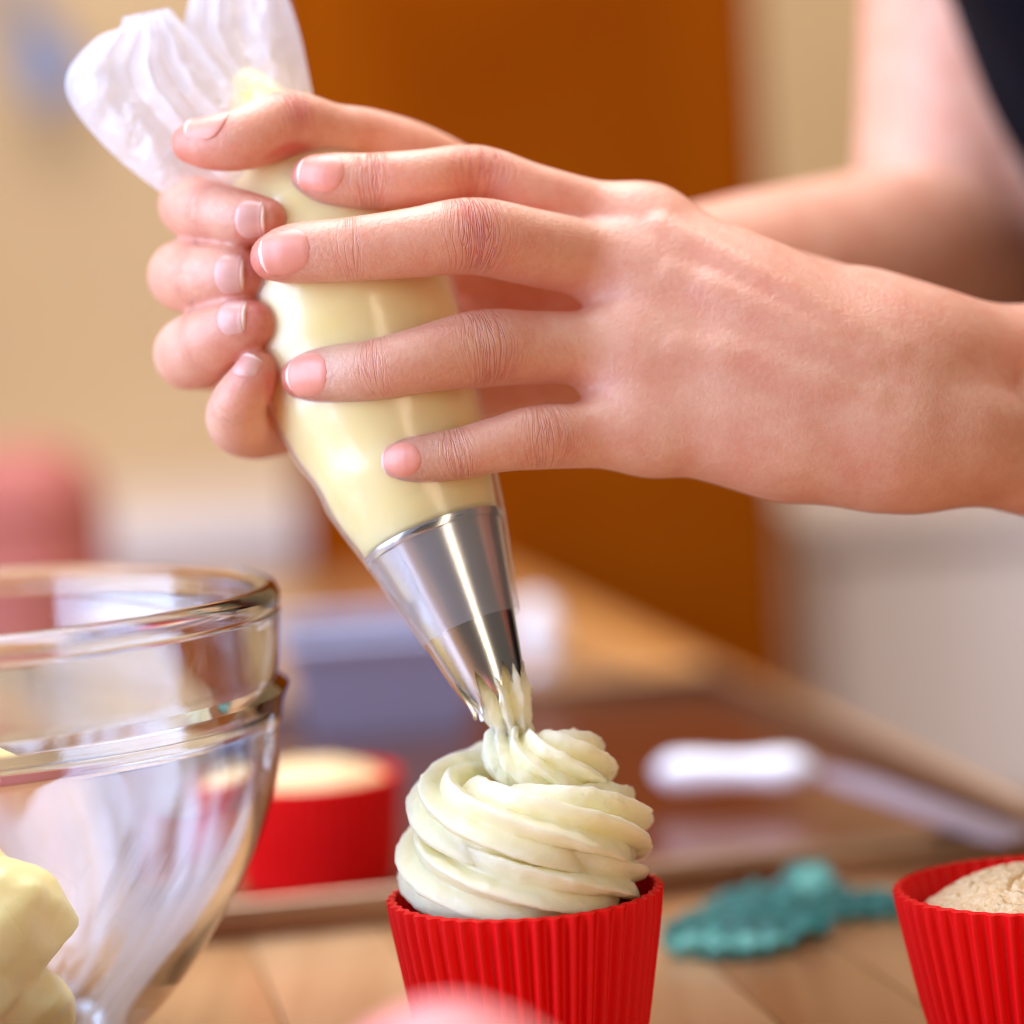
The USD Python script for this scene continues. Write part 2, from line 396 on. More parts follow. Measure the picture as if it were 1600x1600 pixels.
# blue grey loaf tin, white egg cup behind the nozzle
yt = .52
a0, a1 = P(425, 1050, yt), P(735, 1050, yt)
bz = P(600, 1012, yt)[2]
lt = thing('loaf_tin', 'blurred blue grey loaf tin between the glass bowl and the nozzle', 'baking tin', ((a0[0] + a1[0]) / 2, yt + .05, 0), 8)
cx, hw = (a0[0] + a1[0]) / 2, (a1[0] - a0[0]) / 2
outer = trimesh.convex.convex_hull(np.array([(sx * (hw - .008 * (z == 0)), sy * (.05 - .008 * (z == 0)), z) for sx in (-1, 1) for sy in (-1, 1) for z in (0, bz)]))
inner = trimesh.convex.convex_hull(np.array([(sx * (hw - .003 - .008 * (z < .01)), sy * (.047 - .008 * (z < .01)), z) for sx in (-1, 1) for sy in (-1, 1) for z in (.003, bz + .002)]))
shell = trimesh.boolean.difference([outer, inner], engine='manifold')
c8, s8 = math.cos(math.radians(8)), math.sin(math.radians(8))
R8 = np.array([[c8, -s8, 0], [s8, c8, 0], [0, 0, 1]])
shell.vertices = shell.vertices @ R8.T + [cx, yt + .05, .0034]
obj('tin', shell, 'blue_grey', lt, smooth=20)
rimp = np.array([(-hw, -.05, bz), (hw, -.05, bz), (hw, .05, bz), (-hw, .05, bz), (-hw, -.05, bz)]) @ R8.T + [cx, yt + .05, .0034]
obj('rolled_rim', trimesh.util.concatenate([tube(rimp[i:i + 2], .003, 10) for i in range(4)]), 'blue_grey', lt)

ye = .75
ec = P(838, 990, ye)
re = 38 * (ye + D) / F
eg = thing('egg_cup', 'small white egg cup right behind the steel nozzle', 'egg cup', (ec[0], ye, 0))
ez = P(838, 1040, ye)[2]
zc = ec[2]
obj('stem', revolve([(0, 0), (re * .8, 0), (re * .8, .004), (re * .3, .012), (re * .3, zc - re * 1.2), (re * .8, zc - re * .5), (re, zc), (0, zc)], 48, (ec[0], ye, 0)), 'white_glaze', eg)
obj('egg', revolve([(re * .97 * math.sin(t), zc - re * 1.4 * math.cos(t) * (1 if t > 1.57 else .3)) for t in np.linspace(0, math.pi, 24)], 48, (ec[0], ye, .001)), 'white_glaze', eg)

# ------------------------------------------------------------------ baking tray with raised rim
near = PZ(600, 1446) @ E2
far = PZ(1000, 1050, .012) @ E2
tr_r = PZ(1660, 1345) @ E1
tr_l = PZ(262, 1482) @ E1
tray = thing('baking_tray', 'shiny steel baking tray lying behind the cupcakes', 'tray', tuple(((tr_l + tr_r) / 2) * E1 + ((near + far) / 2) * E2), 10.5)
obj('tray_floor', uv_box(tr_l, tr_r, near, far, .0015, .003), 'tray_steel', tray, smooth=False)
TH = .0075
for nm, a in (('front', (tr_l, tr_r, near, near + .002)), ('back', (tr_l, tr_r, far - .002, far)), ('left', (tr_l, tr_l + .002, near + .002, far - .002)), ('right', (tr_r - .002, tr_r, near + .002, far - .002))):
    obj('side', uv_box(*a, .0032, TH), 'tray_rim_steel', tray, smooth=False)
cs = [tr_l * E1 + near * E2, tr_r * E1 + near * E2, tr_r * E1 + far * E2, tr_l * E1 + far * E2]
for i in range(4):
    a, b = cs[i] + [0, 0, TH + .0022], cs[(i + 1) % 4] + [0, 0, TH + .0022]
    obj('rolled_rim', tube([a, b], .0026, 14), 'tray_rim_steel', tray)

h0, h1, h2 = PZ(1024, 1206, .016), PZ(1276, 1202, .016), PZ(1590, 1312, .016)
sp = thing('palette_knife', 'blurred palette knife lying across the tray, its white handle standing in for glare on the tray rim', 'knife', tuple((h0 + h1) / 2))
obj('handle', tube(smooth_line([h0, h0 * .7 + h1 * .3, h0 * .3 + h1 * .7, h1], 6), [.001, .0045, .006, .0065, .0065, .0065, .0065, .006, .0058, .0056, .0056, .006, .0064, .0068, .0068, .0065, .0058, .004, .001], 20), 'white_glaze', sp)  # white capsule stands in for the blurred glare on the far tray rim
dv = (h2 - h1) / np.linalg.norm(h2 - h1)
sv = np.cross(dv, [0, 0, 1.0])
bl = [h1 + dv * a + sv * b + [0, 0, c] for a, w in ((.004, .003), (.03, .008), (np.linalg.norm(h2 - h1) - .01, .009), (np.linalg.norm(h2 - h1), .004)) for b in (-w, w) for c in (-.0006, .0006)]
obj('blade', trimesh.convex.convex_hull(np.array(bl)), 'blade_steel', sp, smooth=20)


# ------------------------------------------------------------------ cupcake cases and cakes
def case_mesh(c, rtop, rbot, h, pleats, phase=0.0, depth=.0011, thick=.0009):
    n = pleats * 12
    a = np.arange(n) * 2 * np.pi / n
    wave = np.cos(pleats * a + phase)
    wave = np.sign(wave) * np.abs(wave) ** .7
    prof = []
    for z in np.linspace(0, h, 26):
        t = z / h
        prof.append((rbot + (rtop - rbot) * t ** .92, z, (.35 + .65 * min(1, t * 3)) * (1 - .3 * max(0, (t - .9) / .1))))
    rings = [np.stack([np.zeros(n), np.zeros(n), np.zeros(n)], 1)]
    for r, z, m in prof:
        rr = r + depth * m * wave
        rings.append(np.stack([rr * np.cos(a), rr * np.sin(a), np.full(n, z)], 1))
    for r, z, m in [(rtop - thick * .5, h + .0004, .6)] + prof[::-1]:
        rr = r - thick + depth * m * .55 * wave
        rings.append(np.stack([rr * np.cos(a), rr * np.sin(a), np.full(n, max(z, .0012))], 1))
    rings.append(np.stack([np.zeros(n), np.zeros(n), np.full(n, .0012)], 1))
    v = np.stack(rings, 0)
    m = tri(v.reshape(-1, 3) + c, grid_faces(len(rings), n, closed_v=True))
    if m.volume < 0:
        m.invert()
    m.merge_vertices()
    m.update_faces(m.nondegenerate_faces())
    return m


def cake_mesh(c, r, h, dome, seed, n=120, cracks=0.0):
    rr = np.linspace(0, 1, 44)
    a = np.arange(n) * 2 * np.pi / n
    Rg, Ag = np.meshgrid(rr, a, indexing='ij')
    x, y = Rg * np.cos(Ag) * r, Rg * np.sin(Ag) * r
    z = h + dome * (1 - Rg ** 2.4)
    p = np.stack([x, y, z], -1)
    nz = meshkit.fbm(p * 420 + 50, 4, seed) - .5
    ridge = 1 - np.abs(meshkit.fbm(p * 90 + 9, 2, seed + 5) - .5) * 2
    z = z + nz * .0026 - cracks * np.clip(ridge - .93, 0, 1) * .05
    top = np.stack([x, y, z], -1)
    low = np.stack([np.cos(a) * r * .70, np.sin(a) * r * .70, np.full(n, .003)], -1)
    v = np.vstack([top.reshape(-1, 3), low, [[0, 0, .003]]])
    f = grid_faces(44, n, closed_v=True)
    j = np.arange(n)
    side = np.stack([43 * n + j, 44 * n + j, 44 * n + (j + 1) % n, 43 * n + (j + 1) % n], 1)
    f = np.vstack([f[:, [0, 1, 2]], f[:, [0, 2, 3]], side[:, [0, 1, 2]], side[:, [0, 2, 3]], np.stack([44 * n + (j + 1) % n, 44 * n + j, np.full(n, 45 * n)], 1)])
    m = tri(v + c, f)
    if m.volume < 0:
        m.invert()
    m.merge_vertices()
    m.update_faces(m.nondegenerate_faces())
    return m


RC = P(820, 1394, -.030)                       # centre of the middle case's rim
CH = RC[2]                                   # its height above the table
c0 = np.array([RC[0], RC[1], 0])
RTOP, RBOT = 206 * PX, 153 * PX
cup = thing('cupcake', 'frosted cupcake in a pleated red case under the piping nozzle', 'cupcake', tuple(c0))
obj('case', case_mesh(c0 + [0, 0, .0003], RTOP, RBOT, CH, 46), 'red_silicone', cup, smooth=45)
obj('cake', cake_mesh(c0, RTOP - .0024, CH - .007, .009, 3), 'dark_cake', cup)
RC2 = P(1618, 1384, -.026)
c1 = np.array([RC2[0], RC2[1], 0])
cup2 = thing('cupcake', 'unfrosted cupcake in a red case at the right edge', 'cupcake', tuple(c1))
obj('case', case_mesh(c1 + [0, 0, .0003], RTOP * 1.03, RBOT * 1.03, RC2[2], 46, .8), 'red_silicone', cup2, smooth=45)
obj('cake', cake_mesh(c1, RTOP - .0028, RC2[2] - .0075, .012, 11, cracks=.6), 'cake', cup2)
# the blurred one on the tray
y3 = PZ(490, 1378, .003)[1]
q0, q1 = P(352, 1200, y3), P(622, 1195, y3)
c2 = np.array([(q0[0] + q1[0]) / 2, y3, .0032])
zz = P(490, 1212, y3)[2] - .0032
cup3 = thing('cupcake', 'blurred cupcake with cream top in red case on the tray beside the bowl', 'cupcake', tuple(c2))
hw3 = (q1[0] - q0[0]) / 2
obj('case', case_mesh(c2, hw3, hw3 * .87, zz, 40, .3, .0009), 'red_silicone', cup3, smooth=45)
obj('frosting', cake_mesh(c2, hw3 - .002, zz - .003, .008, 21), 'pale_cream', cup3)
# out-of-focus pink topped cupcake right in front of the lens
y4 = -.24
zt4 = P(690, 1572, y4)[2]
c3 = np.array([P(690, 1560, y4)[0], y4, 0])
cup4 = thing('cupcake', 'very blurred cupcake with pale pink frosting at the bottom edge in front', 'cupcake', tuple(c3))
h4 = zt4 - .026
obj('case', case_mesh(c3 + [0, 0, .0003], .034, .026, h4, 46, .1), 'red_silicone', cup4, smooth=45)
obj('frosting', revolve([(0, h4 - .01), (.031, h4 - .004), (.0320, h4 + .002), (.027, h4 + .010), (.020, h4 + .014), (.0205, h4 + .017), (.014, h4 + .022), (.007, h4 + .0255), (0, h4 + .026)], 72, c3), 'pink_cream', cup4)

AXY = np.array([1095, 960, 840, 740, 620, 445, 330, 260, 180, 100])
AXX = np.array([779, 725, 677, 636, 588, 532, 482, 452, 412, 372])


LEAN = .28


def axis(py):
    py = np.asarray(py, float)
    x = np.interp(-py, -AXY, AXX)
    y = -.030 + LEAN * (1095 - py) * 1.08 * PX
    return np.array([P(a, b, c) for a, b, c in zip(np.atleast_1d(x), np.atleast_1d(py), np.atleast_1d(y))])


# ------------------------------------------------------------------ frosting swirl: a star-shaped rope laid in a rising spiral, ending in the nozzle
LOBES = 8


def rope(path, radius, twist, sides=LOBES * 14, sharp=.24, flat=None):
    """Sweep of a lobed star along path with world-up framing; twist in radians per sample; flat: vertical squash per sample."""
    p = np.asarray(path, float)
    t = np.gradient(p, axis=0)
    t /= np.linalg.norm(t, axis=1, keepdims=True)
    a = np.arange(sides) * 2 * np.pi / sides
    vs = []
    n = np.cross([0, 0, 1.0], t[0])
    sharp = np.broadcast_to(sharp, (len(p),))
    for k in range(len(p)):
        n = n - t[k] * (n @ t[k])
        n /= np.linalg.norm(n)
        b = np.cross(t[k], n)
        th = a + twist[k]
        star = 1 - sharp[k] * (.5 * np.abs(np.sin(LOBES * a / 2)) + .5 * (1 - np.abs(np.cos(LOBES * a / 2)) ** 1.2))
        r = radius[k] * star
        vs.append(p[k] + (r * np.cos(th))[:, None] * n + (r * np.sin(th))[:, None] * b * (1 if flat is None else flat[k]))
    v = np.array(vs)
    k = len(p)
    m = trimesh.util.concatenate([tri(v.reshape(-1, 3), grid_faces(k, sides, closed_v=True))])
    j = np.arange(sides)
    vv = np.vstack([m.vertices, p[0], p[-1]])
    ff = np.vstack([m.faces, np.stack([np.full(sides, k * sides), j, (j + 1) % sides], 1), np.stack([np.full(sides, k * sides + 1), (k - 1) * sides + (j + 1) % sides, (k - 1) * sides + j], 1)])
    m = tri(vv, ff)
    if m.volume < 0:
        m.invert()
    return m


keys = np.array([  # turn, radius px, height above rim px, rope radius px, centre shift px
    (0, 118, 10, 45, 2), (.15, 128, 28, 62, 6), (.5, 129, 46, 72, 8), (1.0, 128, 78, 72, 8), (1.3, 126, 114, 70, 12), (1.7, 106, 146, 70, 16), (2.0, 76, 172, 66, 20), (2.3, 44, 198, 56, 22), (2.55, 25, 218, 45, 16), (2.8, 11, 238, 35, 0), (2.95, 5, 250, 31, -12)])
tt = np.linspace(0, 2.95, 330)
col = lambda i: np.interp(tt, keys[:, 0], keys[:, i])
from scipy.interpolate import PchipInterpolator
col = lambda i: PchipInterpolator(keys[:, 0], keys[:, i])(tt)
ph = math.radians(35) - tt * 2 * np.pi
path = np.stack([RC[0] + (col(1) * np.cos(ph) + col(4)) * PX, RC[1] + col(1) * np.sin(ph) * PX, RC[2] + col(2) * PX], 1)
wob = (meshkit.noise(np.stack([tt * 7, tt * 0, tt * 0], 1), 3) - .5)[:, None] * .0012
path = path + np.stack([np.cos(ph), np.sin(ph), 0 * ph], 1) * wob
tipc = P(782, 1078, -.030)                     # inside the nozzle's mouth
neck = P(806, 1152, -.030)
path = np.vstack([path, smooth_line([path[-1], neck + [0.0003, 0, -.0012], neck, neck * .5 + tipc * .5, tipc, axis([1035.])[0], axis([985.])[0]], 14)[1:]])
extra = len(path) - 330
rad = np.concatenate([col(3), np.interp(np.linspace(0, 1, extra), [0, .167, .333, .5, .667, .833, 1], [30, 25, 26, 38, 47, 56, 62])]) * PX
tw = np.concatenate([tt * 2 * np.pi * .85, np.full(extra, tt[-1] * 2 * np.pi * .85) + np.linspace(0, .5, extra)])
fro = rope(path, rad, tw, sharp=np.concatenate([np.full(330, .38), np.interp(np.linspace(0, 1, extra), [0, .3, .66, .8, 1], [.38, .5, .5, .25, .2])]))
v = np.array(fro.vertices)
nrm = fro.vertex_normals
fro.vertices = v + nrm * ((meshkit.fbm(v * 330 + 20, 3, 8) - .5) * .0015)[:, None]
obj('frosting', fro, 'frosting', cup, smooth=60)
# a torn ragged crest where the rope turns up to the nozzle
# ------------------------------------------------------------------ piping bag: cream, film, nozzle
def lathe(pys, radii_px, n=128, wall=None, shape=None, cap=True):
    """Rings about the bag's axis; radii in photograph pixels."""
    c = axis(pys)
    t = np.gradient(c, axis=0)
    t /= np.linalg.norm(t, axis=1, keepdims=True)
    x = np.cross(t, [0, 1.0, 0])
    x /= np.linalg.norm(x, axis=1, keepdims=True)
    y = np.cross(x, t)
    a = np.arange(n) * 2 * np.pi / n
    r = np.asarray(radii_px, float)[:, None] * PX * np.ones(n)
    if shape is not None:
        r = r + shape(np.asarray(pys, float)[:, None], a[None, :]) * PX
    v = c[:, None] + r[..., None] * (np.cos(a)[None, :, None] * x[:, None] + np.sin(a)[None, :, None] * y[:, None])
    return v


def solid(v, caps=(True, True)):
    k, n = v.shape[:2]
    m = tri(v.reshape(-1, 3), grid_faces(k, n, closed_v=True))
    vv, ff, j = [np.array(m.vertices)], [np.array(m.faces)], np.arange(n)
    tot = k * n
    if caps[0]:
        vv.append(v[0].mean(0)[None])
        ff.append(np.stack([np.full(n, tot), j, (j + 1) % n], 1))
        tot += 1
    if caps[1]:
        vv.append(v[-1].mean(0)[None])
        ff.append(np.stack([np.full(n, tot), (k - 1) * n + (j + 1) % n, (k - 1) * n + j], 1))
    m = tri(np.vstack(vv), np.vstack(ff))
    if m.volume < 0:
        m.invert()
    return m


RADY = np.array([1095, 960, 840, 740, 620, 530, 445, 330, 260, 200, 150, 100])
RADR = np.array([50, 82, 112, 136, 157, 166, 168, 148, 104, 84, 78, 60])
rad_at = lambda py: np.interp(-np.asarray(py, float), -RADY, RADR)
bag = thing('piping_bag', 'clear piping bag full of pale yellow cream with a steel nozzle', 'piping bag', tuple(axis([960])[0]))
dents = lambda py, a: sum(-4.0 * np.exp(-((py + 20 * np.cos(a) - c_) / 34.0) ** 2) for c_ in (300, 392, 575, 712)) * (.4 + .6 * np.abs(np.sin(a))) + 3.0
lump = lambda py, a: dents(py, a) * np.clip((850 - py) / 120, 0, 1) + 3.5 * (meshkit.noise(np.stack(np.broadcast_arrays(py / 60.0, 2 * np.cos(a), 2 * np.sin(a)), -1), 4) - .5) * np.clip((850 - py) / 120, 0, 1) * 2
pys = np.concatenate([np.linspace(838, 190, 80), np.linspace(186, 112, 16)])
obj('cream', solid(lathe(pys, (rad_at(pys) - 7) * np.clip((pys - 108) / 110, 0, 1) ** .6, shape=lump)), 'bag_cream', bag)
# film: outer skin over cream and upper nozzle
pys = np.linspace(985, 250, 110)
film_lump = lambda py, a: lump(py, a) + 2.0 * (meshkit.noise(np.stack(np.broadcast_arrays(py / 25.0, 4 * np.cos(a), 4 * np.sin(a)), -1), 9) - .5) + 5 * np.clip((py - 700) / 150, 0, 1) * np.clip(np.cos(a - math.pi), 0, 1) ** 3
fo = lathe(pys, rad_at(pys) + 1.0, shape=film_lump)
# nozzle: hollow steel cone with a toothed mouth
NT = 8
nz = 160
aa = np.arange(nz) * 2 * np.pi / nz
saw = np.abs(((aa * NT / (2 * np.pi) + .2) % 1) * 2 - 1)             # 1 at teeth tips
mouth = 1050 + 62 * saw
rows = []
for t in np.linspace(0, 1, 30):
    py = 842 + (mouth - 842) * t
    rows.append(py)
py2 = np.array(rows)


def cone_rows(py2, off, lift):
    out = np.zeros((*py2.shape, 3))
    for k in range(py2.shape[0]):
        for j in range(0, py2.shape[1]):
            pass
    flat = py2.ravel()
    c = axis(flat)
    t = axis([842.0])[0] - axis([1095.0])[0]
    t /= np.linalg.norm(t)
    x = np.cross(t, [0, 1.0, 0])
    x /= np.linalg.norm(x)
    y = np.cross(x, t)
    a = np.tile(aa, py2.shape[0])
    r = (rad_at(flat) - 3 + off - np.clip((flat - 1052) / 60, 0, 1) ** 2 * 8) * PX
    out = c + r[:, None] * (np.cos(a)[:, None] * x + np.sin(a)[:, None] * y)
    return out.reshape(*py2.shape, 3)


no, ni = cone_rows(py2, 0, 0), cone_rows(py2, -5, 0)
bead = np.concatenate([cone_rows(np.full((1, nz), 850.), 3.5, 0), cone_rows(np.full((1, nz), 845.), 4.5, 0), cone_rows(np.full((1, nz), 839.), 3.0, 0)])
full = np.concatenate([ni[::-1], ni[:1] * .5 + bead[2:3] * .5, bead[::-1], no[1:]])
mm = tri(full.reshape(-1, 3), grid_faces(full.shape[0], nz, closed_v=True))
j = np.arange(nz)
kk = (full.shape[0] - 1) * nz
ff = np.stack([kk + j, j, (j + 1) % nz, kk + (j + 1) % nz], 1)
mm = tri(np.array(mm.vertices), np.vstack([mm.faces, ff[:, [0, 1, 2]], ff[:, [0, 2, 3]]]))
if mm.volume < 0:
    mm.invert()
obj('nozzle', mm, 'nozzle_steel', bag, smooth=35)
fmesh = tri(fo.reshape(-1, 3), grid_faces(fo.shape[0], fo.shape[1], closed_v=True))
if ((fmesh.vertex_normals * (fmesh.vertices - axis([600])[0])).sum(1)).mean() < 0:
    fmesh.invert()
obj('film', fmesh, 'bag_film', bag)

# the open, crumpled upper end: two lobes of film, each a puffed pocket with a rolled edge


def lobe(left, right, bottom_y, top_y, puff, seed, n=(70, 90), roll=.0, lean=0.0):
    """left, right: matched polylines in photograph pixels, from the grip upwards; a pillow is built between them."""
    L, R = smooth_line(left, 16), smooth_line(right, 16)
    tl = np.linspace(0, 1, n[1])
    s = np.linspace(0, 1, len(L))
    L = np.stack([np.interp(tl, s, L[:, i]) for i in (0, 1)], 1)
    s = np.linspace(0, 1, len(R))
    R = np.stack([np.interp(tl, s, R[:, i]) for i in (0, 1)], 1)
    us = np.linspace(0, 1, n[0])
    sheets = []
    for side in (-1, 1):
        v = np.zeros((n[0], n[1], 3))
        for iu, uu in enumerate(us):
            for iv, t in enumerate(tl):
                q = L[iv] * (1 - uu) + R[iv] * uu
                dome_ = (4 * uu * (1 - uu)) ** .5
                w = (R[iv] - L[iv])
                fan = .5 + .5 * math.sin(uu * 17 + seed + 1.5 * math.sin(uu * 7 + seed))
                d = side * puff * dome_ * (.35 + .65 * t) + (fan - .5) * .008 * (.3 + .7 * t) * dome_
                d += .010 * (meshkit.fbm(np.array([q[0] / 60 + side, q[1] / 85, seed * 1.7]), 3, seed) - .5) * dome_
                y = bottom_y + (top_y - bottom_y) * t + d
                v[iu, iv] = P(q[0], q[1], y)
        sheets.append(v)
    a, b = sheets
    f = grid_faces(n[0], n[1])
    nn = n[0] * n[1]
    vs = np.vstack([a.reshape(-1, 3), b.reshape(-1, 3)])
    return tri(vs, np.vstack([f, f[:, ::-1] + nn]))


l1 = lobe([(300, 330), (250, 300), (175, 240), (112, 165), (106, 112), (150, 60), (188, 44)], [(480, 260), (440, 215), (400, 170), (362, 130), (330, 96), (300, 55), (264, 12)], .006, .016, .013, 2)
l2 = lobe([(330, 250), (345, 190), (335, 120), (303, 70), (288, 42), (296, 0), (312, -60)], [(500, 230), (496, 185), (487, 140), (478, 95), (468, 50), (452, 0), (432, -60)], .014, .028, .016, 5)
cuff = tri(*(lambda m: (m.vertices, m.faces))(lobe([(186, 52), (189, 40), (192, 27)], [(272, 40), (268, 26), (262, 13)], .013, .014, .003, 8, (24, 12))))
obj('open_end', trimesh.util.concatenate([l1, cuff]), 'crumpled_film', bag)
obj('open_end', l2, 'crumpled_film', bag)

# ------------------------------------------------------------------ person: one continuous body meshed from a distance field on a graded grid
def graded(lo, a, b, hi, h, grow=1.12, hmax=.008):
    mid = np.arange(a, b + h * .5, h)
    out, s, x = [], h, mid[-1]
    while x < hi:
        s = min(s * grow, hmax)
        x += s
        out.append(x)
    left, s, x = [], h, mid[0]
    while x > lo:
        s = min(s * grow, hmax)
        x -= s
        left.append(x)
    return np.concatenate([left[::-1], mid, out])


class Field:
    def __init__(self, xs, ys, zs):
        self.ax = [np.asarray(a) for a in (xs, ys, zs)]
        self.d = np.full([len(a) for a in self.ax], .05, np.float32)

    def window(self, lo, hi):
        s = []
        for a, l, h in zip(self.ax, lo, hi):
            s.append(slice(max(0, int(np.searchsorted(a, l)) - 1), int(np.searchsorted(a, h)) + 1))
        return tuple(s)

    def bones(self, pts, rad, target=None, margin=.012):
        """min with round cones along pts; returns into target (own array) or self.d."""
        d = self.d if target is None else target
        for i in range(len(pts) - 1):
            a, b, ra, rb = pts[i], pts[i + 1], rad[i], rad[i + 1]
            m = max(ra, rb) + margin
            w = self.window(np.minimum(a, b) - m, np.maximum(a, b) + m)
            if any(s.stop <= s.start for s in w):
                continue
            X, Y, Z = (x[s].astype(np.float32) for x, s in zip(self.ax, w))
            ab = b - a
            L2 = max(float(ab @ ab), 1e-12)
            dx, dy, dz = X - a[0], Y - a[1], Z - a[2]
            t = (dx[:, None, None] * ab[0] + dy[None, :, None] * ab[1] + dz[None, None, :] * ab[2]) / L2
            np.clip(t, 0, 1, out=t)
            q = np.sqrt((dx[:, None, None] - t * ab[0]) ** 2 + (dy[None, :, None] - t * ab[1]) ** 2 + (dz[None, None, :] - t * ab[2]) ** 2) - (ra + t * (rb - ra))
            np.minimum(d[w], q, out=d[w])
        return d

    def fresh(self):
        return np.full(self.d.shape, .05, np.float32)

    @staticmethod
    def smin(a, b, k):
        h = np.clip(k - np.abs(a - b), 0, None) / k
        return np.minimum(a, b) - h * h * (k * .25)

    def mesh(self):
        d = self.d
        neg = d < 0
        nx, ny, nz = d.shape
        cnt = np.zeros((nx - 1, ny - 1, nz - 1), np.int8)
        for i, j, k in np.ndindex(2, 2, 2):
            cnt += neg[i:nx - 1 + i, j:ny - 1 + j, k:nz - 1 + k]
        act = np.argwhere((cnt > 0) & (cnt < 8))
        idx = np.full(cnt.shape, -1, np.int32)
        idx[tuple(act.T)] = np.arange(len(act))
        corner = np.array(list(np.ndindex(2, 2, 2)))
        val = np.stack([d[tuple((act + c).T)] for c in corner], 1)
        pos = np.zeros((len(act), 3))
        n = np.zeros(len(act))
        for p in range(8):
            for q in range(p + 1, 8):
                if np.abs(corner[p] - corner[q]).sum() != 1:
                    continue
                va, vb = val[:, p], val[:, q]
                x = (va < 0) != (vb < 0)
                t = np.where(x, va / np.where(va == vb, 1, va - vb), 0)
                w = x.astype(float)
                pos += w[:, None] * (corner[p] + t[:, None] * (corner[q] - corner[p]))
                n += w
        pos /= n[:, None]
        v = np.stack([self.ax[i][act[:, i]] * (1 - pos[:, i]) + self.ax[i][act[:, i] + 1] * pos[:, i] for i in range(3)], 1)
        faces = []
        for axn in range(3):
            sl0, sl1 = [slice(None)] * 3, [slice(None)] * 3
            sl0[axn], sl1[axn] = slice(0, -1), slice(1, None)
            ed = np.argwhere(neg[tuple(sl0)] != neg[tuple(sl1)])
            o = [i for i in range(3) if i != axn]
            ok = (ed[:, o[0]] > 0) & (ed[:, o[1]] > 0) & (ed[:, o[0]] < d.shape[o[0]] - 1) & (ed[:, o[1]] < d.shape[o[1]] - 1)
            ed = ed[ok]
            q = []
            for da, db in ((-1, -1), (0, -1), (0, 0), (-1, 0)):
                c = ed.copy()
                c[:, o[0]] += da
                c[:, o[1]] += db
                q.append(idx[tuple(c.T)])
            q = np.stack(q, 1)
            flip = neg[tuple(ed.T)]
            if axn == 1:
                flip = ~flip
            q[~flip] = q[~flip][:, ::-1]
            faces.append(q)
        f = np.vstack(faces)
        return v, np.vstack([f[:, [0, 1, 2]], f[:, [0, 2, 3]]])

    def sample(self, p):
        p = np.atleast_2d(p)
        c = [np.interp(p[:, i], self.ax[i], np.arange(len(self.ax[i]))) for i in range(3)]
        return map_coordinates(self.d, c, order=1, mode='nearest')


def soften(v, f, n, most):
    """Taubin smoothing of the largest pieces; no vertex of a fine region may travel further than most."""
    m = trimesh.Trimesh(v, f, process=False)
    lab = trimesh.graph.connected_component_labels(m.face_adjacency, node_count=len(f))
    cnt = np.bincount(lab)
    f = f[cnt[lab] > 200]
    used = np.unique(f)
    re_ = np.zeros(len(v), int)
    re_[used] = np.arange(len(used))
    v, f = v[used], re_[f]
    m = trimesh.Trimesh(v, f, process=False)
    trimesh.smoothing.filter_taubin(m, lamb=.5, nu=.53, iterations=n)
    w = np.array(m.vertices)
    far_ = np.linalg.norm(w - v, axis=1) > (most(v) if callable(most) else most)
    w[far_] = v[far_]
    m.vertices = w
    if m.volume < 0:
        m.invert()
    return m


GH = .0010
fld = Field(graded(-.10, -.100, .135, .52, GH), graded(-.07, -.062, .046, .46, GH), graded(-.06, .088, .252, .56, GH))


def chain(spec, n=7):
    """spec rows: px, py, y(mm), radius px  ->  points, radii in metres (radius scaled to its depth)."""
    s = smooth_line(np.array(spec, float), n)
    s[:, 2] += -15.0 + (LEAN + .14) * (1095 - s[:, 1]) * 1.08 * PX * 1000   # the hands follow the bag's lean
    pts = np.array([P(a, b, c * MM) for a, b, c, _ in s])
    return pts, s[:, 3] * (s[:, 2] * MM + D) / F


# ---- hand in front (its back to the lens): index, middle, ring, little finger from the tip to the knuckle
FRONT = dict(
    index=[(488, 277, -58, 33), (520, 281, -60, 42), (585, 283, -60, 44), (660, 279, -59, 45), (745, 272, -53, 45), (830, 300, -49, 45), (920, 330, -43, 50), (1012, 358, -38, 60)],
    middle=[(428, 402, -61, 37), (462, 396, -63, 47), (545, 390, -65, 50), (640, 380, -65, 54), (738, 369, -63, 60), (830, 386, -55, 60), (920, 405, -46, 60), (1025, 432, -42, 64)],
    ring=[(474, 590, -44, 35), (508, 586, -49, 44), (585, 578, -54, 48), (660, 562, -55, 52), (752, 545, -51, 61), (840, 543, -46, 57), (930, 543, -42, 56), (1030, 545, -40, 62)],
    little=[(614, 722, -41, 30), (645, 719, -44, 37), (712, 710, -45, 40), (780, 694, -45, 44), (842, 683, -43, 51), (920, 681, -39, 51), (1015, 676, -36, 60)])
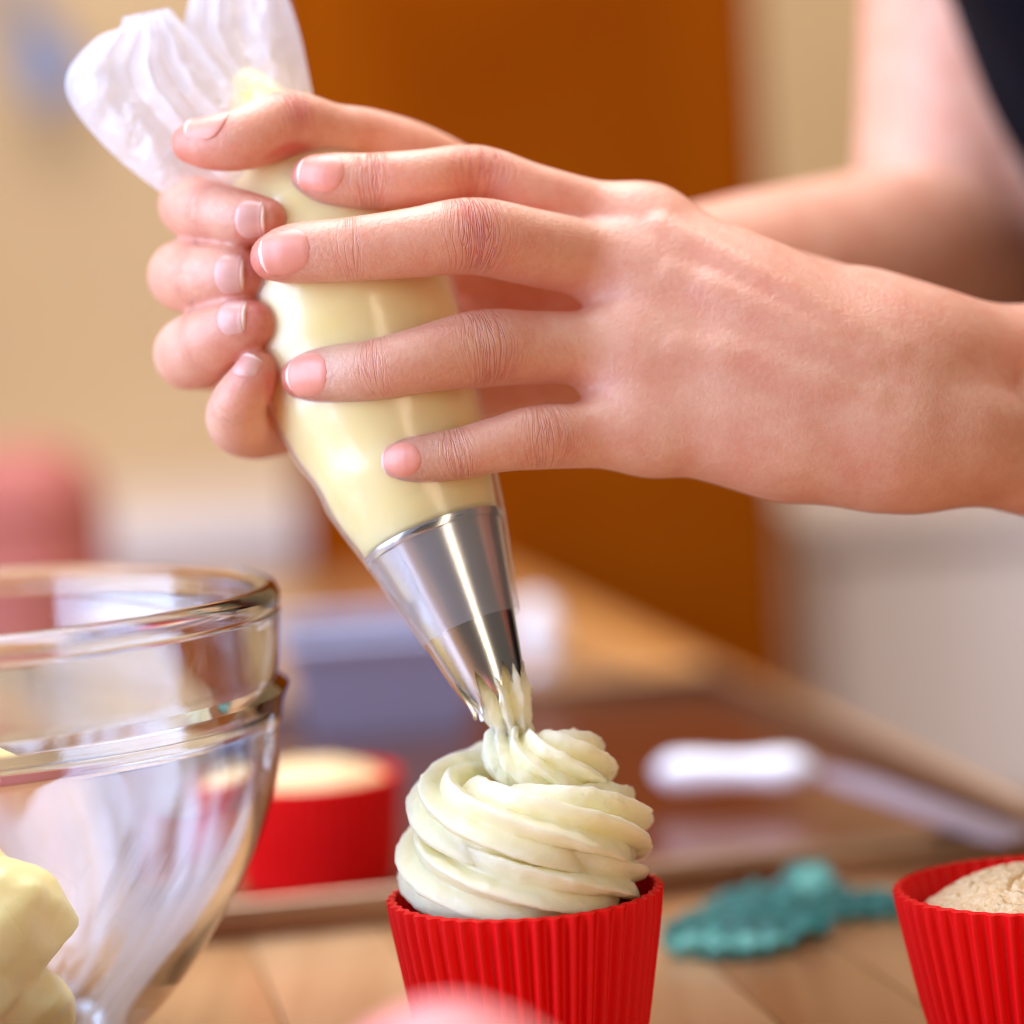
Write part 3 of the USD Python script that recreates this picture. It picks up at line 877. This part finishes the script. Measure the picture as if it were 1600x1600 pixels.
BACK = dict(
    thumb=[(300, 224, -57, 32), (335, 224, -59, 42), (385, 216, -60, 49), (448, 195, -56, 53), (520, 206, -49, 44), (575, 216, -42, 46), (650, 250, -32, 56), (730, 310, -14, 70), (810, 380, 6, 80)],
    index=[(416, 342, -57, 33), (385, 341, -55, 42), (338, 332, -48, 46), (300, 324, -37, 48), (298, 320, -18, 47), (320, 322, -2, 50), (420, 330, 10, 52), (540, 345, 14, 60)],
    middle=[(388, 430, -49, 33), (363, 430, -47, 46), (325, 430, -40, 54), (292, 430, -28, 57), (288, 432, -10, 52), (325, 430, 4, 52), (430, 430, 14, 54), (550, 435, 16, 62)],
    ring=[(398, 505, -47, 35), (372, 511, -44, 46), (330, 532, -36, 54), (300, 550, -24, 58), (300, 556, -6, 52), (340, 556, 6, 52), (440, 535, 14, 54), (560, 525, 16, 62)],
    little=[(404, 576, -42, 30), (394, 596, -41, 38), (372, 632, -36, 44), (372, 658, -26, 50), (392, 672, -10, 46), (425, 668, 2, 46), (500, 640, 10, 50), (590, 605, 14, 58)])
hands = fld.fresh()
fingers = fld.fresh()
for s in FRONT.values():
    p, r = chain(s)
    fingers = Field.smin(fingers, fld.bones(p, r, fld.fresh()), .0016)
palm = fld.fresh()
for s in ([(1012, 358, -37, 56), (1100, 404, -37, 60), (1200, 454, -36, 64), (1320, 518, -33, 68), (1440, 562, -28, 76)],
          [(1025, 432, -41, 60), (1120, 464, -42, 66), (1230, 510, -40, 72), (1380, 585, -34, 82)],
          [(1030, 545, -40, 60), (1130, 560, -41, 66), (1240, 590, -39, 74), (1390, 640, -32, 84)],
          [(1015, 676, -35, 58), (1100, 678, -36, 62), (1220, 698, -35, 68), (1320, 702, -32, 68), (1420, 704, -28, 66)],
          [(1110, 560, -24, 80), (1240, 590, -22, 100), (1380, 625, -20, 90)],
          [(1100, 640, -26, 72), (1220, 680, -24, 78)],
          # webs between the fingers
          [(985, 392, -36, 44), (985, 480, -37, 46), (975, 600, -36, 48)],
          # thumb side running behind the bag
          [(1340, 500, -18, 70), (1220, 455, -4, 66), (1090, 440, 6, 60), (960, 430, 10, 56), (850, 425, 12, 50), (790, 425, 12, 40)]):
    p, r = chain(s)
    one = fld.bones(p, r, fld.fresh(), margin=.03)
    palm = Field.smin(palm, one, .018)
del one
arm = fld.fresh()
for s in ([(1390, 556, -31, 84), (1500, 562, -24, 86), (1640, 566, -12, 92)], [(1390, 698, -30, 72), (1500, 702, -23, 80), (1640, 722, -10, 92)],
          [(1400, 635, -20, 92), (1640, 645, -4, 108)]):
    p, r = chain(s)
    fld.bones(p, r, arm)
WR = P(1640, 646, .012)
ELB, SHO = np.array([.355, .03, .205]), np.array([.362, .078, .45])
fld.bones(np.array([WR, WR * .5 + ELB * .5, ELB, ELB * .5 + SHO * .5, SHO]), np.array([.026, .035, .034, .041, .050]), arm)
hand1 = Field.smin(Field.smin(fingers, palm, .0065), arm, .016)
# tendons and a vein stand up faintly under the skin
ten = fld.fresh()
fld.d = hand1
for line, rt in (([(1035, 352), (1120, 398), (1210, 446), (1310, 505), (1400, 548)], .0021), ([(1050, 428), (1150, 468), (1250, 512), (1360, 565)], .0019), ([(1060, 540), (1160, 556), (1270, 588), (1370, 618)], .0017)):
    q = smooth_line(np.array(line, float), 6)
    out = []
    for a_, b_ in q:
        dr = ray(a_, b_)
        ts = np.linspace(.60, .72, 480)
        dd = fld.sample(CP + dr * ts[:, None])
        k_ = int(np.argmax(dd < 0))
        out.append(CP + dr * ts[k_] + dr * (rt - .0003))
    out = np.array(out)
    fld.bones(out, np.interp(np.linspace(0, 1, len(out)), [0, .2, .8, 1], [rt * .2, rt, rt, rt * .2]), ten)
hand1 = Field.smin(hand1, ten, .0055)
# wrist bone bump
wb = fld.fresh()
fld.bones(np.array([P(1515, 668, -.015), P(1530, 672, -.014)]), np.array([.010, .010]), wb)
hand1 = Field.smin(hand1, wb, .010)
del ten, wb, fingers, palm, arm
fingers2 = fld.fresh()
for k_, s in BACK.items():
    p, r = chain(s)
    fingers2 = Field.smin(fingers2, fld.bones(p, r, fld.fresh()), .0016)
palm2 = fld.fresh()
for s in ([(540, 345, 14, 60), (680, 370, 16, 76), (830, 420, 20, 84)], [(550, 435, 17, 62), (690, 450, 18, 78), (840, 470, 22, 84)],
          [(560, 525, 17, 62), (690, 520, 18, 76), (850, 520, 23, 84)], [(590, 605, 15, 58), (700, 590, 18, 74), (850, 570, 24, 80)],
          [(810, 380, 8, 78), (880, 430, 18, 84), (940, 490, 36, 90)], [(850, 520, 24, 90), (930, 520, 42, 95)]):
    p, r = chain(s)
    fld.bones(p, r, palm2)
arm2 = fld.fresh()
E2_, S2_ = P(1490, 432, .24), P(1520, -300, .30)
S2b = np.array([.19, .295, .45])
W2 = P(930, 510, .070)
fld.bones(np.array([W2, W2 * .6 + E2_ * .4, W2 * .25 + E2_ * .75, E2_]), np.array([.027, .034, .038, .036]), arm2)
fld.bones(np.array([E2_, E2_ * .5 + P(1535, 0, .27) * .5, P(1535, 0, .27), S2b]), np.array([.036, .038, .042, .046]), arm2)
hand2 = Field.smin(Field.smin(fingers2, palm2, .007), arm2, .014)
del fingers2, palm2, arm2
# shoulders and trunk under the black top
tr = fld.fresh()
CH_ = (SHO + S2b) / 2
fld.bones(np.array([SHO, CH_ + [0, 0, .015], S2b]), np.array([.048, .07, .046]), tr)
fld.bones(np.array([CH_ + [0, 0, -.03], CH_ + [.0, 0, -.16], CH_ + [.01, .01, -.34], CH_ + [.01, .01, -.47]]), np.array([.10, .098, .085, .10]), tr)
fld.bones(np.array([CH_ + [0, 0, .03], CH_ + [-.01, -.005, .10]]), np.array([.05, .048]), tr)
fld.d = Field.smin(Field.smin(hand1, tr, .03), Field.smin(hand2, tr, .03), .0016)
del hand1, hand2, tr
bv, bf = fld.mesh()
bm = soften(bv, bf, 6, lambda q: np.where((q[:, 0] < .14) & (q[:, 1] < .05), .0012, .02))
bv = np.array(bm.vertices)
bf = np.array(bm.faces)

# colour of the skin (red at the finger ends and knuckles) and the crease coordinates
flush = np.full(len(bv), .22)
crease = np.zeros((len(bv), 3))
NAILS = []


def joint(c, a, n, r, strength, spread, offset=0.0):
    rel = bv - c
    near = np.where((np.abs(rel) < .025).all(1))[0]
    q = rel[near]
    al, la, no_ = q @ a, q @ np.cross(a, n), q @ n
    rad = np.sqrt(la ** 2 + no_ ** 2)
    m = np.exp(-(al / spread) ** 2) * np.clip((no_ / np.maximum(rad, 1e-5) + .1) / .6, 0, 1) * np.exp(-(np.clip(rad / r - 1.15, 0, None) / .18) ** 2)
    old = crease[near, 2]
    upd = m * strength > old
    idx = near[upd]
    crease[idx, 0] = al[upd] * 1000 * (1 + .45 * (la[upd] / r) ** 2) + offset
    crease[idx, 1] = la[upd] * 1000 + offset * 3.7
    crease[idx, 2] = (m * strength)[upd]
    flush[near] = np.maximum(flush[near], .22 + .11 * strength * np.exp(-(al / (spread * 1.3)) ** 2) * np.exp(-(np.clip(rad / r - 1.15, 0, None) / .18) ** 2) * np.clip(no_ / np.maximum(rad, 1e-5) + .3, 0, 1))


def tipflush(c, a, r):
    rel = bv - c
    near = np.where((np.abs(rel) < .03).all(1))[0]
    q = rel[near]
    al = q @ a
    rad = np.linalg.norm(q - al[:, None] * a, axis=1)
    flush[near] = np.maximum(flush[near], .22 + .42 * np.clip((al + .014) / .018, 0, 1) * np.clip((.013 - al) / .004, 0, 1) * np.exp(-(np.clip(rad / r - 1.2, 0, None) / .2) ** 2))


def frame(pts, i, toward):
    a = pts[max(i - 1, 0)] - pts[min(i + 1, len(pts) - 1)]
    a = a / np.linalg.norm(a)
    n = np.array(toward, float)
    n -= a * (n @ a)
    return a, n / np.linalg.norm(n)


off = 0.0
for kind, hs in (('front', FRONT), ('back', BACK)):
    for nm, s in hs.items():
        p, r = chain(s)
        off += 13.0
        if kind == 'front':
            tw_ = (-.05, -1, .22) if nm != 'little' else (-.1, -1, .05)
            js = [(2, .75, .0034), (4, 1.0, .0052)]
        elif nm == 'thumb':
            tw_ = (-.1, -.45, 1)
            js = [(3, .9, .005)]
        else:
            tw_ = (-1, -.75, .1)
            js = [(2 if nm != 'little' else 2, .5, .0036)]
        for knot, st, sp_ in js:
            i = knot * 7
            a, n = frame(p, i, tw_)
            vary = (math.sin(off * 12.9 + knot * 4.1) * 43758.5) % 1.0
            joint(p[i] + a * (vary - .5) * .002, a, n, r[i], st * (.55 + .5 * vary), sp_ * (.8 + .5 * ((vary * 7.3) % 1)), off + knot * 31)
        a, n = frame(p, 1, tw_)
        tipflush(p[0], a, r[3])

# finger nails: shells laid on the skin, free edge white
def nail(parent, tip_px, spec, toward, along, half_w, back, front, mat, roll=0.0, edge=.0008):
    """along: sample position of the nail's middle on the finger; half_w, back, front in metres about it."""
    p, r = chain(spec)
    a, n = frame(p, along, toward)
    a = p[0] - p[along]
    a /= np.linalg.norm(a)
    n = np.array(toward, float)
    n -= a * (n @ a)
    n /= np.linalg.norm(n)
    l = np.cross(a, n)
    c = p[along]
    nu, nv = 25, 29
    us, vs = np.linspace(-1, 1, nu), np.linspace(0, 1, nv)
    top = np.zeros((nu, nv, 3))
    rr = float(r[along]) * 1.02

    def surf(q, dirn):
        lo, hi = np.zeros(len(q)), np.full(len(q), .016)
        start = q + dirn * (rr + .0022)
        f0 = np.zeros(len(q))
        best = np.full(len(q), .016)
        prev = fld.sample(start)
        done = np.zeros(len(q), bool)
        for st in np.arange(.0003, rr + .0022, .0003):
            cur = fld.sample(start - dirn * st)
            hit = (cur <= 0) & ~done
            best[hit] = st - .0003 * np.clip(-cur[hit] / np.maximum(prev[hit] - cur[hit], 1e-9), 0, 1)
            done |= hit
            prev = cur
        return start - dirn * best[:, None], done

    bend = 1.05
    for iv, v_ in enumerate(vs):
        # width: round at the cuticle, nearly square and rounded at the free edge
        w = (1 - (1 - min(v_ / .42, 1)) ** 2.2) ** .5 if v_ < .42 else 1.0
        w = max(w, .05)
        if v_ > .8:
            w *= (1 - ((v_ - .8) / .2) ** 2.6 * .62)
        x = -back + (back + front) * v_
        ang = us * w * half_w / rr
        d = n[None] * np.cos(ang)[:, None] + l[None] * np.sin(ang)[:, None]
        base = np.repeat((c + a * x)[None], nu, 0)
        q, done = surf(base, d)
        # past the finger's end the nail carries on straight
        rad_ = np.where(done, ((q - base) * d).sum(1), np.nan)
        top[:, iv] = q
        if iv == 0:
            R = np.zeros((nu, nv))
            Dn = np.zeros((nu, nv, 3))
            Bs = np.zeros((nu, nv, 3))
        R[:, iv], Dn[:, iv], Bs[:, iv] = rad_, d, base
    if np.isnan(R).any():
        R = np.where(np.isnan(R), rr * .95, R)
    for iv in range(int(nv * .68), nv):                # flat run-out: the plate does not dive with the fingertip
        k0 = int(nv * .68)
        slope = (R[:, k0] - R[:, k0 - 6]) / 6
        R[:, iv] = np.maximum(R[:, iv], R[:, k0] + np.clip(slope, -.00012, .00002) * (iv - k0) - .00002 * (iv - k0) ** 1.5)
    R = np.clip(R, rr * .72, np.median(R[6:-6], axis=0)[None] * 1.06)
    R = .6 * R + .4 * R.mean(0)[None]
    uu, vv = np.meshgrid(us, vs, indexing='ij')
    lift = .00042 * (1 - np.abs(uu) ** 3.5) - .00012 + .0003 * np.clip((vv - .75) / .25, 0, 1)
    lift *= np.clip(vv / .1, 0, 1) * .9 + .1
    top = Bs + Dn * (R + lift)[..., None]
    bot = Bs + Dn * (R + np.minimum(lift, 0) - .0006 + .0003 * np.clip((vv - .75) / .25, 0, 1))[..., None]

    def shell(t, b):
        f = grid_faces(t.shape[0], t.shape[1])
        k = t.shape[0] * t.shape[1]
        idx = np.arange(k).reshape(t.shape[:2])
        ring_ = np.concatenate([idx[:, 0], idx[-1, 1:], idx[-2::-1, -1], idx[0, -2:0:-1]])
        nx_ = np.roll(ring_, -1)
        m = tri(np.vstack([t.reshape(-1, 3), b.reshape(-1, 3)]), np.vstack([f, f[:, ::-1] + k, np.stack([ring_, ring_ + k, nx_ + k, nx_], 1)]))
        if m.volume < 0:
            m.invert()
        return m

    cut = int(round((1 - edge / (back + front)) * (nv - 1)))
    pn = obj('fingernail', shell(top[:, :cut + 1], bot[:, :cut + 1]), mat, parent, smooth=50)
    obj('nail_edge', shell(top[:, cut:], bot[:, cut:]), 'nail_edge', pn, smooth=50)


person = thing('person', 'person in a black top squeezing the piping bag with both hands', 'person', (.30, .19, -.75))
pb = obj('body', trimesh.Trimesh(bv, bf, process=False), 'skin', person)
pv = UsdGeom.PrimvarsAPI(UsdGeom.Mesh(pb))
pv.CreatePrimvar('flush', Sdf.ValueTypeNames.FloatArray, 'vertex').Set(Vt.FloatArray.FromNumpy(flush.astype(np.float32)))
pv.CreatePrimvar('crease', Sdf.ValueTypeNames.Vector3fArray, 'vertex').Set(Vt.Vec3fArray.FromNumpy(crease.astype(np.float32)))
nail(person, None, FRONT['index'], (-.05, -1, .30), 7, .0062, .0056, .0070, 'nail')
nail(person, None, FRONT['middle'], (-.08, -1, .10), 7, .0068, .0062, .0070, 'nail')
nail(person, None, FRONT['ring'], (-.12, -1, .12), 7, .0066, .0060, .0068, 'nail')
nail(person, None, FRONT['little'], (-.75, -1, .12), 7, .0052, .0050, .0054, 'nail')
nail(person, None, BACK['thumb'], (-.1, -.50, 1), 7, .0070, .0056, .0062, 'nail')
nail(person, None, BACK['index'], (-.75, -1, -.02), 3, .0056, .0038, .0036, 'nail_pale')
nail(person, None, BACK['middle'], (-.9, -.8, .12), 4, .0058, .0038, .0036, 'nail_pale')
nail(person, None, BACK['ring'], (-.62, -1, .5), 4, .0054, .0038, .0036, 'nail_pale')
nail(person, None, BACK['little'], (-.6, -1, .6), 3, .0044, .0032, .0032, 'nail_pale')
# black sleeveless top and trousers
g2 = Field(np.arange(.0, .60, .006), np.arange(-.05, .50, .006), np.arange(-.16, .60, .006))
g2.bones(np.array([SHO + (CH_ - SHO) * .15, CH_ + [0, 0, .012], S2b + (CH_ - S2b) * .15]), np.array([.056, .078, .054]), margin=.05)
fr_ = np.array([-.8, -.6, 0])
fr_ = fr_ * 2.2
g2.bones(np.array([CH_ + fr_ * .006 + [0, 0, -.03], CH_ + fr_ * .012 + [0, 0, -.10], CH_ + [.012, .012, -.22], CH_ + [.024, .02, -.36], CH_ + [.012, .012, -.50]]), np.array([.120, .127, .110, .106, .120]), margin=.05)
tv, tf = g2.mesh()
tm = trimesh.Trimesh(tv, tf, process=False)
trimesh.smoothing.filter_taubin(tm, lamb=.5, nu=.53, iterations=20)
tv = np.array(tm.vertices)
tm.vertices = tv + tm.vertex_normals * ((meshkit.fbm(tv * np.array([26, 26, 9]), 3, 4) - .5) * .012)[:, None]
if tm.volume < 0:
    tm.invert()
obj('top', tm, 'black_cloth', person)
hip = CH_ + [.012, .012, -.50]
sd_ = np.array([.6, -.8, 0]) * .075
legs = [tube(smooth_line([hip + sd_ * s + [0, 0, .04], hip + sd_ * s * 1.1 + [0, 0, -.25], np.array([*(hip + sd_ * s * 1.1)[:2], -.70])], 8), np.interp(np.linspace(0, 1, 17), [0, .4, 1], [.10, .085, .055]), 28) for s in (-1, 1)]
obj('trousers', trimesh.util.concatenate(legs), 'trouser_cloth', person)
for s in (-1, 1):
    q = hip + sd_ * s * 1.1
    sh = trimesh.convex.convex_hull(np.vstack([trimesh.creation.icosphere(2, .045).vertices * [1, 1, .9] + [q[0], q[1], -.705], trimesh.creation.icosphere(2, .04).vertices * [1, 1, .6] + [q[0] - .13, q[1] - .098, -.723]]))
    obj('shoe', sh, 'black_cloth', person)

# ------------------------------------------------------------------ glass bowl with leftover cream
BY = .0
bs = (BY + D) / F
rc = P(-160, 946, BY)
Rb, Hb = 597 * bs, rc[2]
bc = np.array([rc[0], BY, 0])
bowl = thing('mixing_bowl', 'clear glass mixing bowl with a thick rim band at the left edge', 'bowl', tuple(bc))
K = Rb / 597
outer = [(0, .0008), (.040, .0008), (.046, .003), (.050, .010), (.0645, .024), (.0782, .043), (.0880, .0605), (.0940, .078), (.0960, Hb - .0315), (.0968, Hb - .0290), (.0978, Hb - .0268), (Rb - .0020, Hb - .0245), (Rb - .0014, Hb - .0215), (Rb, Hb - .0075), (Rb - .0006, Hb - .0066), (Rb, Hb - .0057), (Rb, Hb - .003), (Rb - .0010, Hb - .0007), (Rb - .0030, Hb)]
inner = [(Rb - .0055, Hb - .0006), (Rb - .0066, Hb - .0025), (Rb - .0068, Hb - .022), (.0915, Hb - .033), (.0898, .078), (.0838, .061), (.0742, .0445), (.0602, .0265), (.047, .0135), (.036, .0085), (0, .0070)]


def dense(prof, n=5):
    return smooth_line(np.array(prof), n)


prof = np.vstack([np.array(outer[:2]), dense(outer[1:9], 5)[1:], np.array(outer[9:]), np.array(inner[:3]), dense(inner[3:10], 5), np.array(inner[10:])])
bw = revolve(prof, 160, bc)
if bw.volume < 0:
    bw.invert()
obj('glass_shell', bw, 'glass', bowl, smooth=50)
lo_ = thing('leftover_frosting', 'lump and smears of leftover cream inside the glass bowl', 'frosting', tuple(bc + [0, 0, .009]))
ZI = np.array([p_[1] for p_ in inner[::-1]])
RI = np.array([p_[0] for p_ in inner[::-1]])
rin = lambda z: np.interp(z, ZI, RI)
lc = P(-2, 1435, BY - .045)
g3 = Field(np.arange(lc[0] - .07, lc[0] + .03, .0016), np.arange(BY - .085, BY + .05, .0016), np.arange(.0, .085, .0016))
for q, rd in (((0, 0, 0), .0155), ((-.012, .004, .010), .0145), ((-.022, .01, -.006), .020), ((-.010, -.004, -.013), .015), ((-.03, .03, -.012), .025), ((.002, .004, -.022), .012)):
    g3.bones(np.array([lc + q, lc + np.array(q) + [-.006, .004, .002]]), np.array([rd, rd]), margin=.03)
X_, Y_, Z_ = np.meshgrid(*g3.ax, indexing='ij')
ins = np.hypot(X_ - bc[0], Y_ - bc[1]) - (rin(Z_) - .0012)
g3.d = np.maximum(g3.d + ((meshkit.fbm(np.stack([X_, Y_, Z_], -1) * 95, 3, 5) - .5) * .010), np.maximum(ins, .0088 - Z_)).astype(np.float32)
v_, f_ = g3.mesh()
lm = soften(v_, f_, 10, .0018)
obj('lump', lm, 'leftover_cream', lo_)


# cream wiped thinly round the inner wall; its cover is broken up by streaks that climb the wall
nth, nzz = 220, 46
TH_, ZZ_ = np.meshgrid(np.radians(np.linspace(0, 360, nth, endpoint=False)), np.linspace(.0105, .0865, nzz), indexing='ij')
rr_ = rin(ZZ_) - .0004
film_v = np.stack([bc[0] + rr_ * np.cos(TH_), bc[1] + rr_ * np.sin(TH_), ZZ_], -1).reshape(-1, 3)
wipe = obj('smear', tri(film_v, grid_faces(nth, nzz, closed_u=True)), 'smear', lo_)
along = (np.degrees(TH_) - 360 * (TH_ > np.pi)) / 100 + (ZZ_ - .05) * 3.0       # streaks lean: same value along a climbing line
cover = np.clip((.084 - ZZ_) / .03, 0, 1) * (.70 + .30 * np.cos(TH_ + 1.2)) * (.72 + .28 * np.clip((ZZ_ - .012) / .03, 0, 1))
cover = cover * np.clip((np.linalg.norm(np.stack([bc[0] + rr_ * np.cos(TH_), bc[1] + rr_ * np.sin(TH_), ZZ_], -1) - (lc + [-.004, -.02, -.004]), axis=-1) - .026) / .012, 0, 1)
UsdGeom.PrimvarsAPI(UsdGeom.Mesh(wipe)).CreatePrimvar('wipe', Sdf.ValueTypeNames.Vector3fArray, 'vertex').Set(Vt.Vec3fArray.FromNumpy(np.stack([
    2.6 * np.cos(TH_) + 16 * (ZZ_ - .05), 22 * ((TH_ + np.pi) % (2 * np.pi) - np.pi) * .085 * 10 - 260 * (ZZ_ - .05) * .55, cover], -1).reshape(-1, 3).astype(np.float32)))

# ------------------------------------------------------------------ teal sugar holly lying on the table between the cupcakes
dc = PZ(1235, 1462)
deco = thing('sugar_holly', 'teal sugar holly leaves with frosted edges lying between the two cupcakes', 'decoration', tuple(dc))


def leaf(c, ang, L, W, z, tilt, seed):
    nu, nv = 40, 9
    t, s = np.meshgrid(np.linspace(0, 1, nu), np.linspace(-1, 1, nv), indexing='ij')
    w = W * np.sin(np.pi * np.clip(t, .03, .97)) ** .7 * (1 - .42 * ((t * 5.0 + .2 * seed) % 1.0))
    x, y = (t - .5) * L, s * w
    zz_ = z + .34 * (y + W) + (1 - np.abs(s)) * .0012 + tilt * x + .0008 * np.sin(t * 23 + seed) * np.abs(s)
    ca, sa = math.cos(ang), math.sin(ang)
    top = np.stack([c[0] + x * ca - y * sa, c[1] + x * sa + y * ca, np.maximum(zz_ + .0026, .0028)], -1)
    bot = top - [0, 0, .0024]
    k = nu * nv
    f = grid_faces(nu, nv)
    idx = np.arange(k).reshape(nu, nv)
    ring_ = np.concatenate([idx[:, 0], idx[-1, 1:], idx[-2::-1, -1], idx[0, -2:0:-1]])
    nx_ = np.roll(ring_, -1)
    m = tri(np.vstack([top.reshape(-1, 3), bot.reshape(-1, 3)]), np.vstack([f, f[:, ::-1] + k, np.stack([ring_, ring_ + k, nx_ + k, nx_], 1)]))
    if m.volume < 0:
        m.invert()
    edge = tube(np.vstack([top[:, 0], top[::-1, -1]]), .0008, 8)
    return m, edge


for q, (px, py, ang, L, W, z, tilt) in enumerate([(1112, 1468, .34, .030, .0075, .0008, .10), (1176, 1442, .10, .030, .0080, .002, .10), (1204, 1474, -.20, .036, .0075, .0006, .0), (1268, 1420, 1.1, .022, .0080, .004, .20),
                                                  (1252, 1452, .9, .026, .0075, .0015, .05), (1312, 1444, .35, .030, .0080, .0012, .04), (1366, 1440, -.25, .028, .0070, .001, -.04), (1104, 1494, -.05, .026, .0055, .0002, 0), (1168, 1496, .1, .028, .0050, .0002, 0)]):
    m, e = leaf(PZ(px, py), ang, L, W, z, tilt, q)
    lf = obj('leaf', m, 'mint_sugar' if q in (3, 7, 8) else 'teal_sugar', deco, smooth=40)
    obj('frosted_edge', e, 'sugar_frost', lf)
